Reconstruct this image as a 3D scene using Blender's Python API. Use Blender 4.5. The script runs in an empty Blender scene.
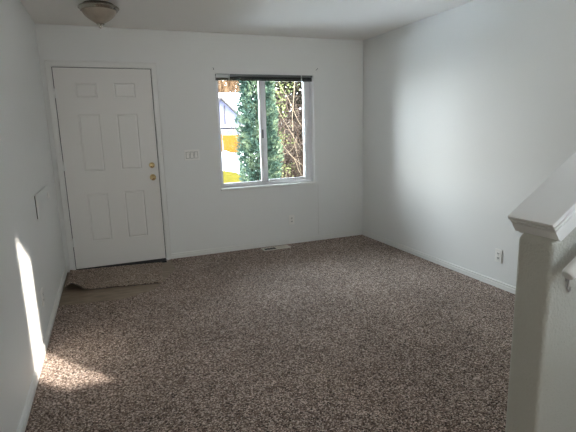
import bpy, bmesh, math, random
from math import sin, cos, pi, radians, exp, atan2, sqrt
from mathutils import Vector, Matrix

scene = bpy.context.scene
COL = scene.collection
random.seed(7)

# ------------------------------------------------------------------ camera
def make_camera():
    cd = bpy.data.cameras.new('camera')
    cd.sensor_width = 36.0
    cd.lens = 449.52 / 576 * 36.0
    cd.clip_start = 0.02
    cam = bpy.data.objects.new('camera', cd)
    p, y, r = 0.1913, 0.3772, -0.0277
    fwd = Vector((sin(y)*cos(p), cos(y)*cos(p), -sin(p)))
    right = Vector((cos(y), -sin(y), 0))
    up = right.cross(fwd)
    r2 = right*cos(r) + up*sin(r)
    u2 = -right*sin(r) + up*cos(r)
    m = Matrix((r2, u2, -fwd)).transposed().to_4x4()
    m.translation = Vector((0.5067, -5.0346, 1.3995))
    cam.matrix_world = m
    COL.objects.link(cam)
    scene.camera = cam
make_camera()

# ------------------------------------------------------------------ world, sun, fill lamps, exposure
SKY_STRENGTH = 14.0
GLARE_SKY_STRENGTH = 18.0
SUN_STRENGTH = 12.0
REAR_POWER = 11.0
STAIR_POWER = 1.5
scene.view_settings.view_transform = 'Standard'
scene.view_settings.look = 'None'
scene.view_settings.gamma = 1.0
scene.view_settings.use_curve_mapping = False
scene.view_settings.exposure = 0.48

w = bpy.data.worlds.new('world'); scene.world = w
w.use_nodes = True
nt = w.node_tree; nt.nodes.clear()
wo = nt.nodes.new('ShaderNodeOutputWorld'); bg = nt.nodes.new('ShaderNodeBackground')
tc = nt.nodes.new('ShaderNodeTexCoord'); sx = nt.nodes.new('ShaderNodeSeparateXYZ')
rp = nt.nodes.new('ShaderNodeValToRGB')
rp.color_ramp.elements[0].position = 0.0; rp.color_ramp.elements[0].color = (0.97, 0.975, 0.985, 1)
rp.color_ramp.elements[1].position = 0.6; rp.color_ramp.elements[1].color = (0.77, 0.88, 1.0, 1)
nt.links.new(tc.outputs['Generated'], sx.inputs[0]); nt.links.new(sx.outputs['Z'], rp.inputs[0])
nt.links.new(rp.outputs[0], bg.inputs[0])
# sky made brighter toward the left, added for glare on the right wall
dt = nt.nodes.new('ShaderNodeVectorMath'); dt.operation = 'DOT_PRODUCT'
dt.inputs[1].default_value = Vector((-0.90, 0.34, 0.28)).normalized()
mr = nt.nodes.new('ShaderNodeMapRange'); mr.interpolation_type = 'SMOOTHSTEP'
mr.inputs['From Min'].default_value = 0.1; mr.inputs['From Max'].default_value = 0.95
mr.inputs['To Min'].default_value = SKY_STRENGTH; mr.inputs['To Max'].default_value = GLARE_SKY_STRENGTH
nt.links.new(tc.outputs['Generated'], dt.inputs[0]); nt.links.new(dt.outputs['Value'], mr.inputs[0]); nt.links.new(mr.outputs[0], bg.inputs[1])
nt.links.new(bg.outputs[0], wo.inputs[0])

def light(name, kind, loc, d, **kw):
    ld = bpy.data.lights.new(name, kind)
    for k, v in kw.items(): setattr(ld, k, v)
    o = bpy.data.objects.new(name, ld); COL.objects.link(o)
    o.location = loc
    o.rotation_euler = Vector(d).to_track_quat('-Z', 'Y').to_euler()
    return o
light('sun', 'SUN', (4, -9, 6), (-0.8, 1.0, -0.62), energy=SUN_STRENGTH, angle=radians(1.0), color=(1.0, 0.93, 0.82))
# fill lamps added at the hall end and upper stairwell; no openings there
light('rear_fill', 'AREA', (0.95, -7.35, 1.15), (0, 1, 0), shape='RECTANGLE', size=1.7, size_y=1.9, energy=REAR_POWER, color=(1.0, 0.97, 0.90))
light('stair_fill', 'AREA', (4.8, -4.45, 3.3), (-1, 0.0, -0.35), shape='RECTANGLE', size=0.8, size_y=1.0, energy=STAIR_POWER, color=(1.0, 0.96, 0.88))
po = light('window_portal', 'AREA', (2.28, 0.14, 1.38), (0, -1, 0), shape='RECTANGLE', size=1.24, size_y=1.36, energy=1.0)
po.data.cycles.is_portal = True

# ------------------------------------------------------------------ materials
def S(c):  # sRGB 0-255 -> linear
    r = []
    for v in c:
        v /= 255.0
        r.append(v/12.92 if v <= 0.04045 else ((v+0.055)/1.055)**2.4)
    return (*r, 1)

def mat(name, color, rough=0.6, metal=0.0, bump=None, noise=None, spec=0.5, mix=None, sheen=0.0):
    """bump=(scale, strength, distance); noise=(scale, [(pos, rgb)...], detail)"""
    m = bpy.data.materials.new(name); m.use_nodes = True
    n = m.node_tree.nodes; L = m.node_tree.links
    b = n['Principled BSDF']
    b.inputs['Base Color'].default_value = S(color)
    b.inputs['Roughness'].default_value = rough
    b.inputs['Metallic'].default_value = metal
    b.inputs['Specular IOR Level'].default_value = spec
    if sheen: b.inputs['Sheen Weight'].default_value = sheen
    t = n.new('ShaderNodeTexCoord')
    if noise:
        ns = n.new('ShaderNodeTexNoise'); ns.inputs['Scale'].default_value = noise[0]
        ns.inputs['Detail'].default_value = noise[2] if len(noise) > 2 else 3
        if len(noise) > 3:
            mp = n.new('ShaderNodeMapping'); mp.inputs['Scale'].default_value = noise[3]
            L.new(t.outputs['Object'], mp.inputs[0]); L.new(mp.outputs[0], ns.inputs['Vector'])
        else:
            L.new(t.outputs['Object'], ns.inputs['Vector'])
        cr = n.new('ShaderNodeValToRGB'); e = cr.color_ramp.elements
        while len(e) < len(noise[1]): e.new(0.5)
        for el, (p, c) in zip(e, noise[1]): el.position = p; el.color = S(c)
        L.new(ns.outputs['Fac'], cr.inputs[0]); L.new(cr.outputs[0], b.inputs['Base Color'])
    if bump:
        nb = n.new('ShaderNodeTexNoise'); nb.inputs['Scale'].default_value = bump[0]; nb.inputs['Detail'].default_value = 3
        L.new(t.outputs['Object'], nb.inputs['Vector'])
        bp = n.new('ShaderNodeBump'); bp.inputs['Strength'].default_value = bump[1]; bp.inputs['Distance'].default_value = bump[2]
        L.new(nb.outputs['Fac'], bp.inputs['Height']); L.new(bp.outputs[0], b.inputs['Normal'])
    return m

M = {}
M['wall'] = mat('wall_paint', (235, 236, 234), 0.55, bump=(95, 0.35, 0.003), spec=0.35)
M['ceiling'] = mat('ceiling_paint', (243, 240, 236), 0.8, bump=(70, 0.3, 0.004), spec=0.2)
M['trim'] = mat('trim_paint', (234, 234, 231), 0.35)
M['door'] = mat('door_paint', (233, 231, 227), 0.4, bump=(200, 0.06, 0.001))
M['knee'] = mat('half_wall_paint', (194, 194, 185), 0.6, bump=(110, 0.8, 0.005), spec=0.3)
M['vinyl'] = mat('vinyl_frame', (242, 243, 245), 0.35)
M['plate'] = mat('plate_plastic', (244, 243, 239), 0.3)
M['slot'] = mat('dark_slot', (40, 40, 40), 0.6)
M['black'] = mat('black_rubber', (16, 16, 18), 0.7)
M['blind'] = mat('dark_slats', (12, 18, 18), 0.4)
M['rail_metal'] = mat('headrail_metal', (120, 124, 126), 0.35, 0.6)
M['clip'] = mat('clip_plastic', (200, 205, 205), 0.4)
M['brass'] = mat('polished_brass', (224, 198, 150), 0.18, 1.0)
M['nickel'] = mat('brushed_nickel', (158, 152, 142), 0.22, 1.0)
M['steel'] = mat('bracket_steel', (176, 175, 170), 0.4, 0.3)
M['register'] = mat('register_metal', (220, 214, 202), 0.4, 0.1)
M['backing'] = mat('mat_backing', (30, 42, 60), 0.8)
M['cable'] = mat('white_cable', (214, 214, 210), 0.5)

def carpet_mat(name, cols, scale=165):
    m = bpy.data.materials.new(name); m.use_nodes = True
    n = m.node_tree.nodes; L = m.node_tree.links
    b = n['Principled BSDF']; b.inputs['Roughness'].default_value = 0.95; b.inputs['Specular IOR Level'].default_value = 0.1
    b.inputs['Sheen Weight'].default_value = 0.08; b.inputs['Sheen Roughness'].default_value = 0.5
    t = n.new('ShaderNodeTexCoord')
    vo = n.new('ShaderNodeTexVoronoi'); vo.inputs['Scale'].default_value = scale
    L.new(t.outputs['Object'], vo.inputs['Vector'])
    sp = n.new('ShaderNodeSeparateColor'); L.new(vo.outputs['Color'], sp.inputs[0])
    cr = n.new('ShaderNodeValToRGB'); e = cr.color_ramp.elements; cr.color_ramp.interpolation = 'LINEAR'
    pos = [0.05, 0.35, 0.65, 0.95]
    while len(e) < 4: e.new(0.5)
    for el, p, c in zip(e, pos, cols): el.position = p; el.color = S(c)
    L.new(sp.outputs[0], cr.inputs[0])
    # broad tracked pile variation
    n2 = n.new('ShaderNodeTexNoise'); n2.inputs['Scale'].default_value = 2.2; n2.inputs['Detail'].default_value = 2
    L.new(t.outputs['Object'], n2.inputs['Vector'])
    mr = n.new('ShaderNodeMapRange'); mr.inputs['From Min'].default_value = 0.3; mr.inputs['From Max'].default_value = 0.7
    mr.inputs['To Min'].default_value = 0.88; mr.inputs['To Max'].default_value = 1.1
    L.new(n2.outputs['Fac'], mr.inputs[0])
    mu = n.new('ShaderNodeMix'); mu.data_type = 'RGBA'; mu.blend_type = 'MULTIPLY'; mu.inputs['Factor'].default_value = 1
    L.new(cr.outputs[0], mu.inputs[6]); L.new(mr.outputs[0], mu.inputs[7])
    L.new(mu.outputs[2], b.inputs['Base Color'])
    v = n.new('ShaderNodeTexVoronoi'); v.inputs['Scale'].default_value = scale; v.feature = 'SMOOTH_F1'
    L.new(t.outputs['Object'], v.inputs['Vector'])
    bp = n.new('ShaderNodeBump'); bp.inputs['Strength'].default_value = 0.9; bp.inputs['Distance'].default_value = 0.012
    bp.invert = True; L.new(v.outputs['Distance'], bp.inputs['Height']); L.new(bp.outputs[0], b.inputs['Normal'])
    return m
M['carpet'] = carpet_mat('taupe_carpet', [(48, 36, 30), (126, 106, 95), (158, 138, 126), (232, 214, 202)])
M['doormat'] = carpet_mat('doormat_pile', [(66, 52, 43), (138, 120, 106), (168, 148, 132), (224, 206, 190)], 165)
M['planks'] = mat('entry_vinyl', (110, 98, 82), 0.4, noise=(7, [(0.3, (112, 94, 74)), (0.5, (136, 117, 95)), (0.7, (156, 138, 114))], 5, (1, 4, 1)))

def glass_mat():
    m = bpy.data.materials.new('window_glass'); m.use_nodes = True
    n = m.node_tree.nodes; L = m.node_tree.links; n.remove(n['Principled BSDF'])
    out = n['Material Output']; tr = n.new('ShaderNodeBsdfTransparent'); gl = n.new('ShaderNodeBsdfGlossy')
    tr.inputs[0].default_value = (0.95, 0.97, 0.96, 1); gl.inputs['Roughness'].default_value = 0.02
    fr = n.new('ShaderNodeFresnel'); fr.inputs[0].default_value = 1.3
    mx = n.new('ShaderNodeMixShader')
    L.new(fr.outputs[0], mx.inputs[0]); L.new(tr.outputs[0], mx.inputs[1]); L.new(gl.outputs[0], mx.inputs[2]); L.new(mx.outputs[0], out.inputs[0])
    return m
M['glass'] = glass_mat()

def frosted_mat():
    m = mat('frosted_glass', (180, 166, 150), 0.3, noise=(9, [(0.3, (160, 146, 130)), (0.7, (194, 182, 166))], 4))
    b = m.node_tree.nodes['Principled BSDF']
    b.inputs['Transmission Weight'].default_value = 0.15
    b.inputs['Subsurface Weight'].default_value = 0.0
    b.inputs['Coat Weight'].default_value = 0.3
    return m
M['frosted'] = frosted_mat()

# outdoors
M['grass'] = mat('lawn_grass', (66, 60, 22), 0.9, noise=(3.5, [(0.3, (54, 50, 18)), (0.5, (66, 60, 22)), (0.7, (80, 70, 28))], 6), spec=0.0)
M['snow'] = mat('snow', (240, 242, 246), 0.7, bump=(6, 0.5, 0.1), spec=0.08)
M['cedar'] = mat('fence_boards', (92, 62, 22), 0.7, noise=(4, [(0.3, (82, 54, 18)), (0.7, (100, 70, 28))], 4, (6, 6, 1)), spec=0.0)
M['siding'] = mat('lavender_siding', (96, 97, 118), 0.7, spec=0.05)
M['shingle'] = mat('roof_shingle', (70, 66, 66), 0.9, spec=0.05)
M['hwhite'] = mat('house_trim', (222, 222, 226), 0.6)
M['hglass'] = mat('house_glass', (110, 116, 140), 0.15)
M['barktree'] = mat('bare_bark', (84, 64, 46), 0.9, noise=(3, [(0.3, (62, 46, 32)), (0.7, (102, 80, 60))], 3), spec=0.08)
M['bark'] = mat('brown_bark', (104, 82, 64), 0.9, spec=0.08)
M['twig'] = mat('brown_twig', (130, 100, 80), 0.85, noise=(6, [(0.3, (40, 32, 28)), (0.5, (66, 54, 47)), (0.7, (112, 96, 84))], 2), spec=0.08)
M['vine'] = mat('pale_stem', (128, 114, 98), 0.8, spec=0.08)
def leaf_mat(name, cols, scale=9):
    m = mat(name, cols[1], 0.7, noise=(scale, [(0.32, cols[0]), (0.5, cols[1]), (0.68, cols[2])], 3), spec=0.08)
    return m
M['arbor'] = leaf_mat('scale_foliage', [(26, 42, 35), (64, 84, 73), (120, 132, 102)], 5)
M['deadleaf'] = leaf_mat('dry_leaves', [(24, 22, 20), (54, 46, 40), (104, 90, 78)], 7)
M['hedgeleaf'] = leaf_mat('hedge_leaves', [(20, 21, 18), (38, 35, 29), (62, 54, 44)], 5)
M['yleaf'] = leaf_mat('yellow_green_leaves', [(58, 66, 38), (88, 96, 58), (136, 138, 96)], 7)

# ------------------------------------------------------------------ mesh helpers
class MB:
    def __init__(self): self.v = []; self.f = []; self.sm = []
    def add(self, vs, fs, smooth=False):
        o = len(self.v); self.v += [tuple(p) for p in vs]
        self.f += [tuple(i+o for i in f) for f in fs]; self.sm += [smooth]*len(fs)
        return self
    def box(self, x0, x1, y0, y1, z0, z1, xf=None):
        vs = [(x, y, z) for z in (z0, z1) for (x, y) in ((x0, y0), (x1, y0), (x1, y1), (x0, y1))]
        if xf: vs = [xf @ Vector(p) for p in vs]
        return self.add(vs, [(0,3,2,1), (4,5,6,7), (0,1,5,4), (1,2,6,5), (2,3,7,6), (3,0,4,7)])
    def prism(self, poly, a, b, axis):
        """poly of 2D points extruded along axis ('x','y','z') from a to b; other two axes in xyz order"""
        def P(p, t):
            return {'x': (t, p[0], p[1]), 'y': (p[0], t, p[1]), 'z': (p[0], p[1], t)}[axis]
        n = len(poly)
        vs = [P(p, a) for p in poly] + [P(p, b) for p in poly]
        fs = [tuple(range(n))[::-1], tuple(range(n, 2*n))] + [(i, (i+1) % n, n+(i+1) % n, n+i) for i in range(n)]
        return self.add(vs, fs)
    def tube(self, pts, r, n=8, caps=True, smooth=True):
        pts = [Vector(p) for p in pts]; rs = r if isinstance(r, (list, tuple)) else [r]*len(pts)
        vs = []; prev = None
        for i, p in enumerate(pts):
            t = (pts[min(i+1, len(pts)-1)] - pts[max(i-1, 0)]).normalized()
            if prev is None:
                a = Vector((0, 0, 1)) if abs(t.z) < 0.9 else Vector((1, 0, 0))
                u = t.cross(a).normalized()
            else:
                u = (prev - t*prev.dot(t)).normalized()
            prev = u; q = t.cross(u)
            for k in range(n):
                a = 2*pi*k/n
                vs.append(p + (u*cos(a) + q*sin(a))*rs[i])
        fs = []
        for i in range(len(pts)-1):
            for k in range(n):
                fs.append((i*n+k, i*n+(k+1) % n, (i+1)*n+(k+1) % n, (i+1)*n+k))
        self.add(vs, fs, smooth)
        if caps:
            o = len(self.v)-len(vs)
            self.f += [tuple(o+k for k in range(n))[::-1], tuple(o+(len(pts)-1)*n+k for k in range(n))]; self.sm += [False]*2
        return self
    def lathe(self, prof, center, axis=(0, 0, 1), n=40):
        """prof: (radius, height along axis)"""
        ax = Vector(axis).normalized(); a = Vector((1, 0, 0)) if abs(ax.x) < 0.9 else Vector((0, 1, 0))
        u = ax.cross(a).normalized(); q = ax.cross(u); c = Vector(center)
        vs = []
        for (r, h) in prof:
            for k in range(n):
                t = 2*pi*k/n; vs.append(c + ax*h + (u*cos(t)+q*sin(t))*max(r, 1e-5))
        fs = [(i*n+k, i*n+(k+1) % n, (i+1)*n+(k+1) % n, (i+1)*n+k) for i in range(len(prof)-1) for k in range(n)]
        return self.add(vs, fs, True)
    def build(self, name, m, parent=None, bevel=0, seg=2, recalc=True):
        me = bpy.data.meshes.new(name); me.from_pydata(self.v, [], self.f); me.update()
        me.polygons.foreach_set('use_smooth', self.sm)
        if recalc:
            bm = bmesh.new(); bm.from_mesh(me); bmesh.ops.recalc_face_normals(bm, faces=bm.faces); bm.to_mesh(me); bm.free()
        o = bpy.data.objects.new(name, me); COL.objects.link(o)
        me.materials.append(M[m] if isinstance(m, str) else m)
        if bevel:
            md = o.modifiers.new('bevel', 'BEVEL'); md.width = bevel; md.segments = seg; md.limit_method = 'ANGLE'; md.angle_limit = radians(35)
        if parent:
            o.parent = parent
            o.matrix_parent_inverse = Matrix.Translation(parent.location).inverted()
        return o

def tag(o, label, cat, group=None, kind=None):
    o['label'] = label; o['category'] = cat
    if group: o['group'] = group
    if kind: o['kind'] = kind
    return o
def empty(name, loc):
    o = bpy.data.objects.new(name, None); o.location = loc; o.empty_display_size = 0.1; COL.objects.link(o); return o
def copy_tree(o, name=None):
    c = o.copy(); COL.objects.link(c)
    for ch in list(o.children):
        d = copy_tree(ch); d.parent = c
    return c

# ------------------------------------------------------------------ room shell
W, H = 3.555, 2.435
GZ = -0.35                       # outside ground level
DX0, DX1, DZ = 0.100, 1.0145, 2.045      # door slab
WX0, WX1, WZ0, WZ1 = 1.690, 2.876, 0.745, 2.015   # window opening
WT = 0.15

# carpet floor with the entry notch cut out
notch = [(1.063, 0.0), (1.063, -0.40), (0.80, -0.96), (0.52, -1.09), (0.0, -1.02)]
b = MB(); b.prism([(5.0, 0.0)] + notch + [(0.0, -7.5), (5.0, -7.5)], -0.03, 0.0, 'z')
tag(b.build('floor', 'carpet'), 'taupe speckled cut pile carpet covering the living room floor', 'floor', kind='structure')
b = MB(); b.prism([(1.063, 0.0), (1.063, -0.40), (0.80, -0.96), (0.52, -1.09), (0.0, -1.02), (0.0, 0.0)], -0.03, -0.007, 'z')
tag(b.build('floor_entry', 'planks'), 'brown vinyl entry floor with a clipped corner in front of the door', 'floor', kind='structure')
b = MB().box(-0.15, 5.15, -7.65, 0.15, -0.45, -0.031)
tag(b.build('floor_slab', 'slot'), 'slab beneath the carpet', 'floor', kind='structure')

# back wall around door and window
b = MB()
ox0, ox1, oz = DX0-0.006, DX1+0.006, DZ+0.006      # rough door opening (inside the jambs)
jx0, jx1, jz = ox0-0.02, ox1+0.02, oz+0.02
b.box(-0.15, jx0, 0, WT, -0.03, H)
b.box(jx0, jx1, 0, WT, jz, H)
b.box(jx1, WX0, 0, WT, -0.03, H)
b.box(WX0, WX1, 0, WT, -0.03, WZ0)
b.box(WX0, WX1, 0, WT, WZ1, H)
b.box(WX1, W+0.15, 0, WT, -0.03, H)
tag(b.build('wall_back', 'wall'), 'white back wall with the entry door and the window in it', 'wall', kind='structure')
b = MB().box(-0.15, 0, -7.5, 0, -0.03, H)
tag(b.build('wall_left', 'wall'), 'white left wall with a narrow strip of sunlight on it', 'wall', kind='structure')
b = MB().box(W, W+0.15, -3.885, 0, -0.03, H)
tag(b.build('wall_right', 'wall'), 'white blank right wall brightened by the window', 'wall', kind='structure')
b = MB()
b.box(-0.15, W+0.15, -3.885, 0.15, H, H+0.12)
b.box(-0.15, 1.95, -7.5, -3.885, H, H+0.12)
tag(b.build('ceiling', 'ceiling'), 'flat white ceiling above the living room', 'ceiling', kind='structure')
# rear of the house: hall end, stairwell walls with a narrow landing window, added upper storey block
b = MB().box(-0.15, 2.1, -7.65, -7.5, -0.03, H+0.12)
tag(b.build('wall_rear', 'wall'), 'white wall behind the viewer', 'wall', kind='structure')
b = MB()
b.box(1.95, 2.07, -7.5, -5.12, -0.03, H+0.12)
SW = (2.215, 2.575, 1.60, 2.63)
b.box(1.95, SW[0], -5.12, -5.0, -0.03, 4.0); b.box(SW[1], 5.0, -5.12, -5.0, -0.03, 4.0)
b.box(SW[0], SW[1], -5.12, -5.0, -0.03, SW[2]); b.box(SW[0], SW[1], -5.12, -5.0, SW[3], 4.0)
b.box(5.0, 5.12, -5.12, -3.885, -0.03, 4.0)
b.box(1.95, 5.12, -5.12, -3.765, 4.0, 4.12)
b.box(1.83, 1.95, -5.12, -3.765, H+0.12, 4.12)
b.box(1.95, 5.12, -3.885, -3.765, H+0.12, 4.0)
b.box(W+0.15, 5.12, -3.885, -3.765, -0.03, H+0.12)
tag(b.build('wall_stairwell', 'wall'), 'white stairwell walls beside the viewer', 'wall', kind='structure')
b = MB().prism([(-3.765, H+0.13), (0.15, H+0.13), (0.15, 5.0), (-1.8, 5.9), (-3.765, 5.0)], -0.15, W+0.15, 'x')  # unseen block added to cast the house shadow on the front yard
tag(b.build('upper_shade_block', 'siding'), 'unseen upper storey block added to shade the yard outside the window', 'wall', kind='structure')

# baseboards: profile (distance from wall, height)
BPROF = [(0.0, 0.0), (0.014, 0.0), (0.014, 0.036), (0.006, 0.038), (0.006, 0.043), (0.011, 0.045), (0.011, 0.054), (0.004, 0.059), (0.0, 0.059)]
b = MB().prism([(-d, z) for d, z in BPROF], 1.076, W, 'x')
b.prism([(-d, z) for d, z in BPROF], 0.0, 0.036, 'x')
tag(b.build('baseboard_back', 'trim'), 'white baseboard along the back wall', 'baseboard', kind='structure')
b = MB().prism([(d, z) for d, z in BPROF], -7.5, 0.0, 'y')
tag(b.build('baseboard_left', 'trim'), 'white baseboard along the left wall', 'baseboard', kind='structure')
b = MB().prism([(W-d, z) for d, z in BPROF], -3.885, 0.0, 'y')
tag(b.build('baseboard_right', 'trim'), 'white baseboard along the right wall', 'baseboard', kind='structure')

# ------------------------------------------------------------------ entry door
cx0, cx1, cz = DX0-0.0625, DX1+0.0615, DZ+0.0625
b = MB()
cin0, cin1, cinz = DX0-0.010, DX1+0.010, DZ+0.010
for (t, i0, i1) in ((0.017, 0.0, 0.0035), (0.001, 0.0035, 0.0105), (0.016, 0.0105, None)):   # back band, quirk, flat field
    b.box(cx0+i0, cin0 if i1 is None else cx0+i1, -t, 0, 0, cinz if i1 is None else cz-i0)
    b.box(cin1 if i1 is None else cx1-i1, cx1-i0, -t, 0, 0, cinz if i1 is None else cz-i0)
    b.box(cx0+i0, cx1-i0, -t, 0, cinz if i1 is None else cz-i1, cz-i0)
# jamb and stop
b.box(jx0, ox0, 0, WT, 0, jz); b.box(ox1, jx1, 0, WT, 0, jz); b.box(ox0, ox1, 0, WT, oz, jz)
b.box(ox0, ox0+0.014, 0.0545, 0.1, 0, oz); b.box(ox1-0.014, ox1, 0.0545, 0.1, 0, oz); b.box(ox0, ox1, 0.0545, 0.1, oz-0.014, oz)
tag(b.build('trim_1', 'trim', bevel=0.002), 'white painted casing around the entry door', 'door casing', kind='structure')

def door_slab():
    xs = [DX0, 0.283, 0.480, 0.640, 0.845, DX1]
    zs = [0.014, 0.293, 0.793, 1.027, 1.597, 1.757, 1.903, DZ]
    y = 0.010
    bm = bmesh.new()
    g = [[bm.verts.new((x, y, z)) for z in zs] for x in xs]
    fs = {}
    for i in range(len(xs)-1):
        for j in range(len(zs)-1):
            fs[i, j] = bm.faces.new((g[i][j], g[i+1][j], g[i+1][j+1], g[i][j+1]))
    # sides and back
    for seq in ([g[i][0] for i in range(len(xs))], [g[-1][j] for j in range(len(zs))], [g[i][-1] for i in range(len(xs))][::-1], [g[0][j] for j in range(len(zs))][::-1]):
        for a, c in zip(seq[:-1], seq[1:]):
            p = bm.verts.new((a.co.x, y+0.044, a.co.z)); q = bm.verts.new((c.co.x, y+0.044, c.co.z))
            bm.faces.new((c, a, p, q))
    k = [bm.verts.new((x, y+0.044, z)) for x, z in ((xs[0], zs[0]), (xs[0], zs[-1]), (xs[-1], zs[-1]), (xs[-1], zs[0]))]
    bm.faces.new(k)
    panels = [fs[i, j] for i in (1, 3) for j in (1, 3, 5)]
    bmesh.ops.remove_doubles(bm, verts=bm.verts, dist=1e-5)
    bmesh.ops.recalc_face_normals(bm, faces=bm.faces)
    bmesh.ops.inset_individual(bm, faces=panels, thickness=0.007, depth=-0.006)
    bmesh.ops.inset_individual(bm, faces=panels, thickness=0.006, depth=0.0)
    bmesh.ops.inset_individual(bm, faces=panels, thickness=0.016, depth=0.005)
    me = bpy.data.meshes.new('door_slab'); bm.to_mesh(me); bm.free()
    me.materials.append(M['door'])
    o = bpy.data.objects.new('door_slab', me); COL.objects.link(o)
    return o
door = empty('door_1', (0.557, 0.03, 0))
tag(door, 'white six panel entry door in the back wall', 'door', kind='structure')
s = door_slab(); s.parent = door; s.matrix_parent_inverse = Matrix.Translation(door.location).inverted()
for z in (1.80, 1.09, 0.30):
    h = MB(); h.tube([(DX0-0.004, -0.001, z-0.045), (DX0-0.004, -0.001, z+0.045)], 0.007, 10)
    h.box(DX0-0.003, DX0+0.02, 0.006, 0.011, z-0.044, z+0.044)
    h.build('hinge', 'trim', door)
kn = MB().lathe([(0.0, 0.0), (0.033, 0.0), (0.033, 0.004), (0.026, 0.009), (0.012, 0.011), (0.011, 0.030), (0.020, 0.036), (0.028, 0.047), (0.028, 0.055), (0.021, 0.064), (0.0, 0.068)], (0.949, 0.0095, 0.927), (0, -1, 0), 28)
k = kn.build('door_knob', 'brass', door); k['label'] = 'polished brass knob'
db = MB().lathe([(0.0, 0.0), (0.030, 0.0), (0.030, 0.006), (0.024, 0.013), (0.0, 0.015)], (0.949, 0.0095, 1.057), (0, -1, 0), 28)
d = db.build('deadbolt', 'brass', door); d['label'] = 'polished brass deadbolt'
th = MB().box(0.943, 0.955, -0.018, -0.004, 1.042, 1.072)
th.build('thumb_turn', 'brass', d, bevel=0.003)
sl = MB().box(ox0, DX0, 0.022, 0.054, 0.0, oz).box(DX1, ox1, 0.022, 0.054, 0.0, oz).box(ox0, ox1, 0.022, 0.054, DZ, oz)
sl = sl.build('weather_seal', 'black', door); sl['label'] = 'black weather seal round the slab'
t = MB().prism([(0.10, 0.0), (0.10, 0.013), (0.0, 0.012), (-0.085, 0.003), (-0.092, -0.007), (0.10, -0.007)], DX0-0.002, DX1-0.002, 'x')
t2 = t.build('threshold', 'black', door); t2['label'] = 'black threshold strip'

# ------------------------------------------------------------------ window
win = empty('window_1', (2.283, 0.09, WZ0))
tag(win, 'white vinyl sliding window in the back wall', 'window', kind='structure')
FY0, FY1 = 0.085, 0.145
b = MB()
b.box(WX0, WX0+0.035, FY0, FY1, WZ0, WZ1); b.box(WX1-0.018, WX1, FY0-0.015, FY1, WZ0, WZ1)
b.box(WX1-0.085, WX1-0.018, FY0+0.004, FY1, WZ0, WZ1)
b.box(WX0, WX1, FY0, FY1, WZ0, WZ0+0.035); b.box(WX0, WX1, FY0, FY1, WZ1-0.04, WZ1)
b.build('window_frame', 'vinyl', win, bevel=0.003)
b = MB()   # sliding left sash
sx0, sx1, sz0, sz1 = WX0+0.02, 2.262, WZ0+0.03, WZ1-0.03
b.box(sx1-0.052, sx1, FY0-0.006, FY0+0.02, sz0, sz1); b.box(sx0, sx0+0.03, FY0-0.006, FY0+0.02, sz0, sz1)
b.box(sx0, sx1, FY0-0.006, FY0+0.02, sz0, sz0+0.022); b.box(sx0, sx1, FY0-0.006, FY0+0.02, sz1-0.03, sz1)
sash = b.build('sliding_sash', 'vinyl', win, bevel=0.003)
MB().box(sx0+0.03, sx1-0.05, FY0+0.005, FY0+0.009, sz0+0.02, sz1-0.03).build('glass_pane', 'glass', sash)
MB().box(sx1-0.030, sx1-0.014, FY0-0.018, FY0-0.006, 1.30, 1.40).build('latch', 'rail_metal', sash, bevel=0.003)
b = MB()   # fixed right sash
fx0, fx1 = 2.258, WX1-0.08
b.box(fx0, fx0+0.045, FY0+0.024, FY0+0.05, sz0, sz1); b.box(fx1-0.012, fx1, FY0+0.024, FY0+0.05, sz0, sz1)
b.box(fx0, fx1, FY0+0.024, FY0+0.05, sz0, sz0+0.030); b.box(fx0, fx1, FY0+0.024, FY0+0.05, sz1-0.03, sz1)
fs_ = b.build('fixed_sash', 'vinyl', win, bevel=0.003)
MB().box(fx0+0.04, fx1-0.01, FY0+0.034, FY0+0.038, sz0+0.02, sz1-0.03).build('glass_pane', 'glass', fs_)
b = MB().box(WX0+0.001, WX1-0.001, -0.001, FY0, WZ0-0.018, WZ0+0.002)
b.box(WX0-0.006, WX1+0.035, -0.024, 0.0, WZ0-0.022, WZ0+0.002)
b.build('window_sill', 'trim', win, bevel=0.004)

# raised mini blind
bl = empty('window_blind', (2.272, 0.035, 1.955))
tag(bl, 'dark mini blind pulled up tight under the top of the window', 'blind')
bx0, bx1 = WX0+0.006, WX1-0.010
MB().box(bx0, bx1, 0.004, 0.042, 1.990, WZ1-0.001).build('headrail', 'rail_metal', bl, bevel=0.003)
b = MB()
for i in range(8):
    z = 1.988-i*0.0032
    b.add([(bx0+0.006, 0.008, z-0.002), (bx1-0.006, 0.008, z-0.002), (bx1-0.006, 0.022, z), (bx0+0.006, 0.022, z), (bx1-0.006, 0.038, z-0.002), (bx0+0.006, 0.038, z-0.002),
           (bx0+0.006, 0.008, z-0.0035), (bx1-0.006, 0.008, z-0.0035), (bx1-0.006, 0.022, z-0.0015), (bx0+0.006, 0.022, z-0.0015), (bx1-0.006, 0.038, z-0.0035), (bx0+0.006, 0.038, z-0.0035)],
          [(0,1,2,3), (3,2,4,5), (7,6,9,8), (8,9,11,10), (0,6,7,1), (5,4,10,11), (1,7,8,2), (2,8,10,4), (0,3,9,6), (3,5,11,9)])
b.build('slats', 'blind', bl)
MB().box(bx0+0.004, bx1-0.004, 0.010, 0.036, 1.946, 1.9585).build('bottom_rail', 'blind', bl, bevel=0.003)
for x in (1.848, 2.72):
    MB().box(x-0.006, x+0.006, -0.001, 0.008, 1.943, 2.012).build('ladder_cord', 'clip', bl, bevel=0.002)
MB().box(2.235, 2.275, -0.004, 0.006, 1.993, 2.010).build('tilt_mechanism', 'rail_metal', bl, bevel=0.003)
MB().box(bx0+0.002, 1.838, -0.003, 0.006, 1.972, 2.008).build('glint_end', 'clip', bl, bevel=0.002)  # pale strip paints the bright reflection on the blind's left end

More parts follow.
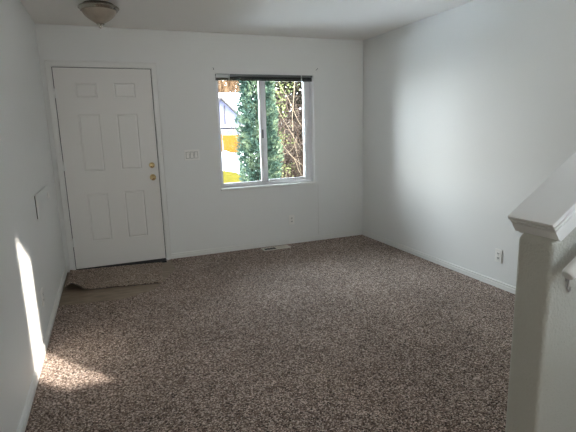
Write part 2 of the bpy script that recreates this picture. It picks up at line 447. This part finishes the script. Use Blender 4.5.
# small curtain rod brackets
def bracket(x, z, label, s):
    r = empty('curtain_bracket', (x, 0, z)); tag(r, label, 'bracket', 'curtain rod brackets')
    MB().box(x-0.006, x+0.006, -0.003, 0, z-0.016, z+0.016).build('plate', 'plate', r, bevel=0.001)
    MB().tube([(x, -0.002, z), (x, -0.03, z), (x-s*0.004, -0.038, z+0.008), (x-s*0.010, -0.038, z+0.016)], 0.003, 8).build('hook', 'rail_metal', r)
bracket(1.672, 2.055, 'small metal curtain bracket above the left corner of the window', 1)
bracket(2.905, 2.075, 'small metal curtain bracket above the right corner of the window', -1)

# ------------------------------------------------------------------ half wall by the stairs
A = radians(33.5)
TX, TZ = 1.838, 1.066            # lower end of the cap's top edge
CYF, CYN = -3.838, -4.020        # cap far and near edges
HX0 = 1.858; HYF, HYN = -3.872, -4.012
nx, nz = sin(A), -cos(A)         # pointing down, square to the slope
def slope_pt(s, n): return (TX + s*cos(A) + n*nx, TZ + s*sin(A) + n*nz)
def wall_top(x): return TZ - 0.07/cos(A) + (x-TX)*math.tan(A)
xe = 3.70
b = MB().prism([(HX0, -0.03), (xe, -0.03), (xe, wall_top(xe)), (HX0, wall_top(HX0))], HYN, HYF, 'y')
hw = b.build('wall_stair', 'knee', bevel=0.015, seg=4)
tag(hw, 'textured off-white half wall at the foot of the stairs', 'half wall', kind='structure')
b = MB()
L_ = (xe-TX)/cos(A)
def layer(s0, over, n0, n1):
    p = [slope_pt(s0, n0), slope_pt(L_, n0), slope_pt(L_, n1), slope_pt(s0, n1)]
    b.prism(p, CYN+over*0.6, CYF-over, 'y')
layer(0.000, 0.000, 0.000, 0.014)
layer(0.009, 0.009, 0.014, 0.021)
layer(0.002, 0.002, 0.021, 0.030)
layer(0.008, 0.007, 0.030, 0.034)
layer(0.003, 0.003, 0.034, 0.072)
layer(0.009, 0.010, 0.072, 0.084)
cap = b.build('trim_2', 'trim', bevel=0.0025)
tag(cap, 'white sloped moulded cap on top of the half wall', 'cap', kind='structure')
# carpeted stairs rising behind the half wall (mostly below the frame)
b = MB()
for i in range(6):
    b.box(2.12+0.26*i, 2.12+0.26*6, -5.0, HYN, 0.19*i if i else 0.0, 0.19*(i+1))
tag(b.build('stairs', 'carpet', bevel=0.01), 'carpeted stairs climbing along the half wall', 'stairs', kind='structure')

hr = empty('handrail', (1.9, HYN, 0.8))
tag(hr, 'round white handrail mounted on the stair side of the half wall', 'handrail')
RY = -4.088
rs = Vector((1.834, RY, 0.914)); rd = Vector((cos(A), 0, sin(A)))
pts = [rs + rd*t for t in (0.0, 0.004, 0.012, 0.6, 1.7)]
MB().tube(pts, [0.016, 0.020, 0.0215, 0.0215, 0.0215], 20).build('rail', 'trim', hr)
bx = rs + rd*0.125
br = MB().tube([(bx.x, RY, bx.z-0.020), (bx.x, RY+0.020, bx.z-0.045), (bx.x, HYN-0.012, bx.z-0.085), (bx.x+0.001, HYN-0.007, bx.z-0.150), (bx.x+0.006, HYN-0.010, bx.z-0.162), (bx.x+0.013, HYN-0.010, bx.z-0.158), (bx.x+0.014, HYN-0.008, bx.z-0.146)], 0.0032, 10)
br.box(bx.x-0.012, bx.x+0.012, RY-0.008, RY+0.008, bx.z-0.026, bx.z-0.016)
br.box(bx.x-0.004, bx.x+0.004, HYN-0.006, HYN, bx.z-0.125, bx.z-0.085)
brk = br.build('bracket', 'steel', hr); brk['label'] = 'thin metal wall bracket'

# ------------------------------------------------------------------ ceiling light
CX, CY = 0.563, -0.845
cl = empty('ceiling_light', (CX, CY, H))
tag(cl, 'flush dome ceiling light with brushed nickel rim above the entry', 'ceiling light')
MB().lathe([(0.0, H), (0.118, H), (0.122, H-0.018), (0.150, H-0.022), (0.1575, H-0.028), (0.1575, H-0.034), (0.150, H-0.040), (0.143, H-0.044), (0.142, H-0.052), (0.132, H-0.054), (0.122, H-0.046), (0.0, H-0.042)], (CX, CY, 0), (0, 0, 1), 64).build('rim', 'nickel', cl)
prof = []
for i in range(17):
    t = i/16
    prof.append((0.134*(1-t) + 0.018*t + 0.026*sin(pi*t)*(1-0.3*t), H-0.050-0.106*t))
prof.append((0.0, H-0.157))
MB().lathe(prof, (CX, CY, 0), (0, 0, 1), 64).build('glass_shade', 'frosted', cl)
MB().lathe([(0.0, 2.288), (0.030, 2.285), (0.031, 2.279), (0.020, 2.271), (0.012, 2.266), (0.014, 2.261), (0.010, 2.254), (0.0, 2.249)], (CX, CY, 0), (0, 0, 1), 24).build('finial', 'nickel', cl)

# ------------------------------------------------------------------ plates
def outlet(axis, u, z, label):
    """duplex receptacle; axis 'back','left','right'"""
    def P(a, d, zz):
        return {'back': (u+a, -d, z+zz), 'left': (d, u+a, z+zz), 'right': (W-d, u-a, z+zz)}[axis]
    def bx(mb, a0, a1, d0, d1, z0, z1):
        p, q = P(a0, d0, z0), P(a1, d1, z1)
        mb.box(min(p[0], q[0]), max(p[0], q[0]), min(p[1], q[1]), max(p[1], q[1]), p[2], q[2])
    r = empty('wall_outlet', P(0, 0, 0)); tag(r, label, 'outlet', 'duplex wall outlets')
    m = MB(); bx(m, -0.036, 0.036, 0, 0.007, -0.058, 0.058); m.build('cover_plate', 'plate', r, bevel=0.0025)
    for dz in (0.020, -0.020):
        m = MB(); bx(m, -0.017, 0.017, 0.005, 0.009, dz-0.014, dz+0.014); rc = m.build('receptacle', 'plate', r, bevel=0.003)
        m = MB()
        for a in (-0.0065, 0.0065): bx(m, a-0.0022, a+0.0022, 0.0085, 0.0094, dz-0.006, dz+0.008)
        bx(m, -0.002, 0.002, 0.0085, 0.0094, dz-0.010, dz-0.006)
        m.build('slots', 'slot', rc)
    m = MB(); bx(m, -0.0025, 0.0025, 0.0065, 0.0085, -0.0025, 0.0025); m.build('screw', 'steel', r)
    return r
outlet('back', 2.546, 0.300, 'white duplex outlet low on the back wall below the window')
outlet('right', -2.238, 0.280, 'white duplex outlet low on the right wall near the half wall')
outlet('left', -1.66, 0.305, 'white duplex outlet low on the left wall beside the strip of sunlight')

sw = empty('light_switch', (1.381, 0, 1.145))
tag(sw, 'white three gang rocker switch plate between the door and the window', 'light switch')
MB().box(1.299, 1.463, -0.006, 0, 1.088, 1.202).build('cover_plate', 'plate', sw, bevel=0.002)
for x in (1.335, 1.381, 1.427):
    MB().prism([(-0.0055, 1.112), (-0.0085, 1.112), (-0.0065, 1.145), (-0.0115, 1.178), (-0.0055, 1.178)], x-0.0165, x+0.0165, 'x').build('rocker', 'plate', sw, bevel=0.001)
    MB().box(x-0.019, x+0.019, -0.0064, -0.0058, 1.1095, 1.1805).build('rocker_gap', 'slot', sw)

# wall guard panel and knob bumper on left wall
ac = empty('wall_guard', (0, -1.1, 0.9))
tag(ac, 'thin white rectangular guard panel on the left wall near the door', 'wall panel')
MB().box(0.006, 0.016, -1.415, -0.72, 0.80, 0.988).build('panel', 'wall', ac, bevel=0.0015)
MB().box(0.0, 0.006, -1.405, -0.73, 0.81, 0.976).build('backing', 'slot', ac)  # dark sheet paints the shadow gap behind the panel edges
MB().lathe([(0.0, 0.0), (0.026, 0.0), (0.026, 0.006), (0.018, 0.011), (0.010, 0.009), (0.0, 0.009)], (0.016, -0.80, 0.91), (1, 0, 0), 24).build('knob_bumper', 'plate', ac)

# thin cable below the window sill end
b = MB()
pts = [(2.912 + 0.002*sin(i*1.3), -0.003, 0.715-i*0.0425) for i in range(16)]
b.tube(pts, 0.0022, 8)
tag(b.build('wall_cable', 'cable'), 'thin white cable running down the back wall below the right end of the window sill', 'cable')

# ------------------------------------------------------------------ floor register
fv = empty('floor_vent', (2.287, -0.128, 0))
tag(fv, 'metal floor register set in the carpet below the window', 'floor vent')
fv_xf = Matrix.Translation((2.287, -0.128, 0)) @ Matrix.Rotation(radians(3.0), 4, 'Z')
b = MB()
vw, vd = 0.172, 0.062
b.box(-vw, vw, -vd, -vd+0.018, 0.0, 0.007, fv_xf); b.box(-vw, vw, vd-0.018, vd, 0.0, 0.007, fv_xf)
b.box(-vw, -vw+0.02, -vd, vd, 0.0, 0.007, fv_xf); b.box(vw-0.02, vw, -vd, vd, 0.0, 0.007, fv_xf)
b.box(-0.006, 0.006, -vd, vd, 0.0, 0.006, fv_xf)
b.build('frame', 'register', fv, bevel=0.0015)
MB().box(-vw+0.02, -0.006, -vd+0.018, vd-0.018, 0.0002, 0.0015, fv_xf).build('open_duct', 'black', fv)
b = MB()
for i in range(16):
    x = 0.012 + i*0.0087
    b.add([fv_xf @ Vector(p) for p in ((x, -vd+0.018, 0.001), (x, vd-0.018, 0.001), (x+0.007, vd-0.018, 0.006), (x+0.007, -vd+0.018, 0.006),
           (x+0.0012, -vd+0.018, 0.0008), (x+0.0012, vd-0.018, 0.0008), (x+0.0082, vd-0.018, 0.0058), (x+0.0082, -vd+0.018, 0.0058))],
          [(0,1,2,3), (7,6,5,4), (0,4,5,1), (2,6,7,3), (1,5,6,2), (3,7,4,0)])
b.build('louvres', 'register', fv)
b = MB()
for i in range(3):
    x = -vw+0.055+i*0.036
    b.box(x, x+0.003, -vd+0.018, vd-0.018, 0.0012, 0.0024, fv_xf)
b.build('grille_bars', 'steel', fv)

# ------------------------------------------------------------------ doormat with curled corner
dm = empty('doormat', (0.5, -0.42, 0))
tag(dm, 'taupe carpet doormat with a curled front left corner in front of the door', 'doormat')
def mat_pt(u, v):
    bl_, br_, fr_, fl_ = Vector((0.045, -0.035)), Vector((0.955, -0.155)), Vector((0.888, -0.79)), Vector((0.040, -0.665))
    p = (bl_*(1-u)+br_*u)*(1-v) + (fl_*(1-u)+fr_*u)*v
    hump = 0.078*exp(-((u-0.075)/0.085)**2)*exp(-((1-v)/0.26)**2)
    up = 0.010*exp(-(u/0.03)**2)
    front = 0.006*exp(-((u-0.3)/0.3)**2)*exp(-((1-v)/0.06)**2)
    base = -0.006 + 0.012*exp(-(v/0.10)**2)
    return Vector((p.x, p.y, base + hump + up + front))
def sheet(z0, z1, nu=70, nv=40):
    b = MB(); vs = []
    for zz in (z0, z1):
        for j in range(nv+1):
            for i in range(nu+1):
                p = mat_pt(i/nu, j/nv); vs.append((p.x, p.y, p.z+zz))
    n = (nu+1)*(nv+1); fs = []
    idx = lambda i, j, k: k*n + j*(nu+1)+i
    for j in range(nv):
        for i in range(nu):
            fs.append((idx(i,j,1), idx(i+1,j,1), idx(i+1,j+1,1), idx(i,j+1,1)))
            fs.append((idx(i,j,0), idx(i,j+1,0), idx(i+1,j+1,0), idx(i+1,j,0)))
    for i in range(nu):
        fs += [(idx(i,0,0), idx(i+1,0,0), idx(i+1,0,1), idx(i,0,1)), (idx(i,nv,0), idx(i,nv,1), idx(i+1,nv,1), idx(i+1,nv,0))]
    for j in range(nv):
        fs += [(idx(0,j,0), idx(0,j,1), idx(0,j+1,1), idx(0,j+1,0)), (idx(nu,j,0), idx(nu,j+1,0), idx(nu,j+1,1), idx(nu,j,1))]
    return b.add(vs, fs, False)
sheet(0.004, 0.013).build('pile', 'doormat', dm)
o = sheet(0.0, 0.0039).build('backing', 'backing', dm); o['label'] = 'dark blue rubber backing'

# ------------------------------------------------------------------ outdoors
b = MB()
N = 40
b.add([(-20+60*i/N, 0.16+79.84*j/N, GZ) for j in range(N+1) for i in range(N+1)],
      [(j*(N+1)+i, j*(N+1)+i+1, (j+1)*(N+1)+i+1, (j+1)*(N+1)+i) for j in range(N) for i in range(N)])
tag(b.build('ground', 'grass'), 'yellow-green lawn outside the window', 'lawn', kind='structure')

# snow bank
b = MB(); nx_, ny_ = 60, 60; vs = []
def sh(x, y):
    ex = min(1, max(0, (x-5.25-0.12*sin(y*1.1))/0.9)); ey = min(1, max(0, (y-7.5)/1.5))*min(1, max(0, (21.2-y)/1.2))
    h = 0.50 + 0.20*sin(x*1.7+y*0.6) + 0.12*sin(x*4.1-y*1.3+1) + 0.10*sin(y*2.6+0.5)
    e = (ex*ey)
    return GZ-0.02 + max(0, h*(3*e*e-2*e*e*e))*1.05
for j in range(ny_+1):
    for i in range(nx_+1):
        x = 5.2+9*i/nx_; y = 7.5+14*j/ny_; vs.append((x, y, sh(x, y)))
b.add(vs, [(j*(nx_+1)+i, j*(nx_+1)+i+1, (j+1)*(nx_+1)+i+1, (j+1)*(nx_+1)+i) for j in range(ny_) for i in range(nx_)], True)
tag(b.build('snow_bank', 'snow'), 'sunlit bank of white snow across the lawn outside the left pane', 'snow', kind='stuff')

b = MB(); o_ = []  # unseen snow sheet added below the window to bounce light to the ceiling
for j in range(31):
    for i in range(41):
        x = -8+10.2*i/40; y = 0.5+7.6*j/30; o_.append((x, y, GZ+0.002+0.06*max(0, min(i, 40-i, j, 30-j, 3))/3*(1+0.5*sin(x*2.1)*sin(y*1.7))))
b.add(o_, [(j*41+i, j*41+i+1, (j+1)*41+i+1, (j+1)*41+i) for j in range(30) for i in range(40)], True)
tag(b.build('snow_bounce', 'snow'), 'unseen thin patch of snow added on the lawn to bounce light indoors', 'snow', kind='stuff')

# wooden fence
fe = empty('wooden_fence', (8.5, 22.0, GZ))
tag(fe, 'orange-brown wooden fence behind the snow bank', 'fence')
b = MB()
for i in range(30):
    x = 7.12+0.142*i
    b.box(x, x+0.136, 22.0, 22.02, GZ+0.03, 1.13)
b.build('boards', 'cedar', fe)
for x in (7.05, 9.2, 11.4):
    MB().box(x-0.05, x+0.05, 22.02, 22.12, GZ, 1.18).build('post', 'cedar', fe)
MB().box(7.05, 11.4, 22.02, 22.06, 0.85, 0.94).build('rail', 'cedar', fe)

# neighbour house
nh = empty('neighbour_house', (9.0, 27.5, GZ))
tag(nh, 'lavender grey house with a gabled front beyond the fence', 'house')
gx, gz, gy = 8.12, 3.55, 26.3
b = MB().prism([(gx-2.2, GZ), (gx+2.2, GZ), (gx+2.2, gz-2.1), (gx, gz), (gx-2.2, gz-2.1)], gy, gy+5, 'y')
b.box(gx-3, gx+9, gy+1.5, gy+8, GZ, 2.0)
b.build('walls', 'siding', nh)
b = MB()
for s in (-1, 1):
    p = [(gx, gz), (gx, gz+0.14), (gx+s*2.6, gz-2.34), (gx+s*2.6, gz-2.48)]
    b.prism(p, gy-0.35, gy+5, 'y')
b.build('gable_roof', 'shingle', nh)
b = MB()
b.prism([(gy+1.0, 1.9), (gy+5, 4.35), (gy+9, 1.9), (gy+9, 1.75), (gy+5, 4.2), (gy+1.0, 1.75)], gx-3.4, gx+9.4, 'x')
rf = b.build('main_roof', 'snow', nh); rf['label'] = 'snow covered roof'
b = MB().box(gx-2.4, gx+2.4, gy-1.4, gy, 1.62, 1.76)
b.build('porch_roof', 'hwhite', nh)
b = MB().box(gx-1.5, gx+1.7, gy-0.05, gy, GZ, 1.5)
gd = b.build('garage_door', 'hwhite', nh)
for i in range(4):
    MB().box(gx-1.2+i*0.75, gx-0.75+i*0.75, gy-0.06, gy-0.045, 1.12, 1.38).build('door_window', 'hglass', gd)
MB().tube([(gx+0.28, gy-0.06, 1.7), (gx+0.28, gy-0.06, 3.1)], 0.04, 8).build('downspout', 'shingle', nh)

# bare trees far behind
def bare_tree(x, y, h, seed, label):
    rnd = random.Random(seed)
    r = empty('bare_tree', (x, y, GZ)); tag(r, label, 'tree', 'leafless trees behind the house')
    b = MB(); tp = [(x, y, GZ)]; cx_, cy_ = x, y
    for i in range(1, 9):
        cx_ += rnd.uniform(-0.12, 0.12); cy_ += rnd.uniform(-0.1, 0.1); tp.append((cx_, cy_, GZ+h*i/8))
    b.tube(tp, [0.16*(1-0.1*i) for i in range(9)], 7); b.build('trunk', 'barktree', r)
    b = MB()
    for k in range(90):
        t = rnd.uniform(0.22, 0.96); i = min(7, int(t*8)); p = Vector(tp[i]).lerp(Vector(tp[i+1]), t*8-i)
        a = rnd.uniform(0, 2*pi); ln = (1.15-t)*h*0.20*rnd.uniform(0.6, 1.2)
        q = p; pts = [p]; d = Vector((cos(a)*0.6, sin(a)*0.6, 0.85)).normalized()
        for s in range(4):
            d = (d + Vector((rnd.uniform(-.25, .25), rnd.uniform(-.25, .25), rnd.uniform(-.05, .25)))).normalized(); q = q + d*ln/4; pts.append(q)
        b.tube(pts, [0.07, 0.06, 0.05, 0.042, 0.03], 5, caps=False)
        for s in range(4):
            p2 = pts[rnd.randint(1, 4)]; a2 = rnd.uniform(0, 2*pi); d2 = Vector((cos(a2)*.6, sin(a2)*.6, rnd.uniform(.2, .9))).normalized()
            b.tube([p2, p2+d2*ln*0.25, p2+d2*ln*0.45+Vector((0, 0, .1))], [0.04, 0.034, 0.024], 4, caps=False)
    b.build('branches', 'barktree', r)
TL = ['bare brown tree leftmost above the lavender house roof', 'bare brown tree second from left above the lavender house roof', 'bare brown tree third from left above the lavender house roof',
      'bare brown tree fourth from left above the lavender house roof', 'bare brown tree just left of the evergreen', 'bare brown tree partly hidden behind the evergreen']
for i, (x, y, h) in enumerate([(10.6, 37, 11), (13.0, 45, 12), (12.6, 41, 12), (16.1, 53, 14), (15.6, 49, 13), (12.7, 37.5, 11)]):
    bare_tree(x, y, h, 20+i, TL[i])

def leaves(n, fn, rnd, lmin, lmax, aspect=0.45):
    """flat leaf sprays placed by fn() -> (position, outward direction)"""
    b = MB(); 
    for _ in range(n):
        p, d = fn()
        d = (d + Vector((rnd.gauss(0, .45), rnd.gauss(0, .45), rnd.gauss(0, .45)))).normalized()
        l = rnd.uniform(lmin, lmax); s = d.cross(Vector((rnd.gauss(0, 1), rnd.gauss(0, 1), rnd.gauss(0, 1)))).normalized()*l*aspect*0.5
        nrm = d.cross(s).normalized()*l*0.08
        b.add([p, p+d*l*0.5+s+nrm, p+d*l, p+d*l*0.5-s+nrm], [(0, 1, 2), (0, 2, 3)])
    return b

# evergreen just outside the window
AX, AY = 2.735, 1.75
ar = empty('evergreen', (AX, AY, GZ))
tag(ar, 'tall dense green evergreen just outside the window', 'evergreen tree')
rnd = random.Random(3)
MB().tube([(AX, AY, GZ), (AX+0.01, AY, 0.8), (AX, AY+0.01, 2.7)], [0.07, 0.05, 0.02], 10).build('trunk', 'bark', ar)
def arb():
    z = GZ + 0.05 + rnd.random()**0.95*3.5
    t = (z-GZ)/3.6
    a = rnd.uniform(0, 2*pi)
    R = 0.315*min(1, 0.55+2.2*t)*(1-max(0, t-0.35)**1.6*1.25)*(1 + 0.10*sin(a*5+z*4)+0.08*sin(z*9+a*2))
    rr = R*rnd.uniform(0.3, 1.0)
    d = Vector((cos(a), sin(a), 0.75)).normalized()
    return Vector((AX+cos(a)*rr, AY+sin(a)*rr, z)), d
leaves(30000, arb, rnd, 0.03, 0.085, 0.42).build('foliage', 'arbor', ar, recalc=False)

# twiggy shrub behind the right pane
sb = empty('twiggy_shrub', (3.85, 2.95, GZ))
tag(sb, 'tangled brown twiggy shrub outside the right pane of the window', 'shrub')
rnd = random.Random(11); st = MB(); tips = []
for k in range(80):
    bx_, by_ = 3.85+rnd.gauss(0, 0.25), 2.95+rnd.gauss(0, 0.2)
    a = rnd.uniform(0, 2*pi); sp = rnd.uniform(0.15, 0.8); hh = rnd.uniform(1.4, 3.1)
    pts = []
    for s in range(9):
        t = s/8
        pts.append(Vector((bx_+cos(a)*sp*t**1.4+rnd.gauss(0, .02), by_+sin(a)*sp*0.7*t**1.4+rnd.gauss(0, .02), GZ+hh*(t-0.22*t*t*t))))
    st.tube(pts, [0.013-0.0011*s for s in range(9)], 5, caps=False)
    for q in range(14):
        i = rnd.randint(2, 8); p = pts[i]; d = Vector((rnd.gauss(0, 1), rnd.gauss(0, 1), rnd.gauss(0.3, .7))).normalized(); l = rnd.uniform(0.12, 0.45)
        m_ = p+d*l*0.5+Vector((0, 0, 0.03)); e_ = p+d*l+Vector((rnd.gauss(0, .04), rnd.gauss(0, .04), -0.02))
        st.tube([p, m_, e_], [0.005, 0.004, 0.0025], 4, caps=False); tips += [m_, e_]
st.build('stems', 'twig', sb, recalc=False)
vn = MB()
for (x0, z0, x1, z1, sag, y_) in ((3.02, 2.25, 3.62, 0.95, 0.16, 2.0), (3.2, 2.3, 3.75, 1.3, 0.12, 2.05), (3.1, 1.35, 3.72, 0.62, 0.10, 1.95), (3.3, 1.0, 3.66, 0.5, 0.05, 1.9), (3.0, 0.85, 3.5, 1.25, 0.1, 2.0), (3.45, 2.3, 3.5, 0.55, 0.1, 2.02)):
    x0, x1, y_ = 0.507+(x0-0.507)*1.064, 0.507+(x1-0.507)*1.064, y_+0.45
    pts = [Vector((x0+(x1-x0)*t+0.035*sin(t*7+x0*9), y_+0.05*sin(t*5), z0+(z1-z0)*t - sag*sin(pi*t)+0.02*sin(t*9+z0*5))) for t in [i/14 for i in range(15)]]
    vn.tube(pts, [0.0065-0.0003*i for i in range(15)], 6)
v = vn.build('pale_stems', 'vine', sb, recalc=False); v['label'] = 'pale bare arching stems'
def dl():
    p = rnd.choice(tips); return p + Vector((rnd.gauss(0, .05), rnd.gauss(0, .05), rnd.gauss(0, .05))), Vector((rnd.gauss(0, 1), rnd.gauss(0, 1), -0.4)).normalized()
leaves(3200, dl, rnd, 0.03, 0.07, 0.5).build('dry_leaves', 'deadleaf', sb, recalc=False)
def yl():
    c = rnd.choice([(3.02, 1.95, 1.28), (3.2, 1.95, 1.22), (3.05, 2.0, 1.1), (3.1, 2.0, 2.2), (3.22, 2.0, 2.05), (3.4, 2.1, 2.2), (3.2, 2.0, 1.75), (3.0, 1.95, 0.75), (3.3, 1.95, 0.66)])
    return Vector((0.507+(c[0]-0.507)*1.064+rnd.gauss(0, .09), c[1]+0.45+rnd.gauss(0, .09), c[2]+rnd.gauss(0, .09))), Vector((rnd.gauss(0, 1), rnd.gauss(0, 1), .2)).normalized()
y_ = leaves(560, yl, rnd, 0.03, 0.07, 0.5).build('green_leaves', 'yleaf', sb, recalc=False); y_['label'] = 'yellow-green leaves'

# darker hedge behind it
hd = empty('dark_hedge', (6.0, 4.4, GZ))
tag(hd, 'dark brownish hedge behind the twiggy shrub', 'hedge')
rnd = random.Random(5)
MB().tube([(4.6, 4.4, GZ), (4.6, 4.4, 1.5)], 0.05, 8).build('stem', 'bark', hd)
MB().tube([(6.2, 4.5, GZ), (6.2, 4.5, 1.5)], 0.05, 8).build('stem', 'bark', hd)
def hg():
    return Vector((rnd.uniform(3.7, 7.2), rnd.uniform(4.0, 4.9), GZ+rnd.uniform(0.0, 3.9))), Vector((rnd.gauss(0, .6), -0.8, 0.4)).normalized()
leaves(22000, hg, rnd, 0.08, 0.18, 0.6).build('foliage', 'hedgeleaf', hd, recalc=False)
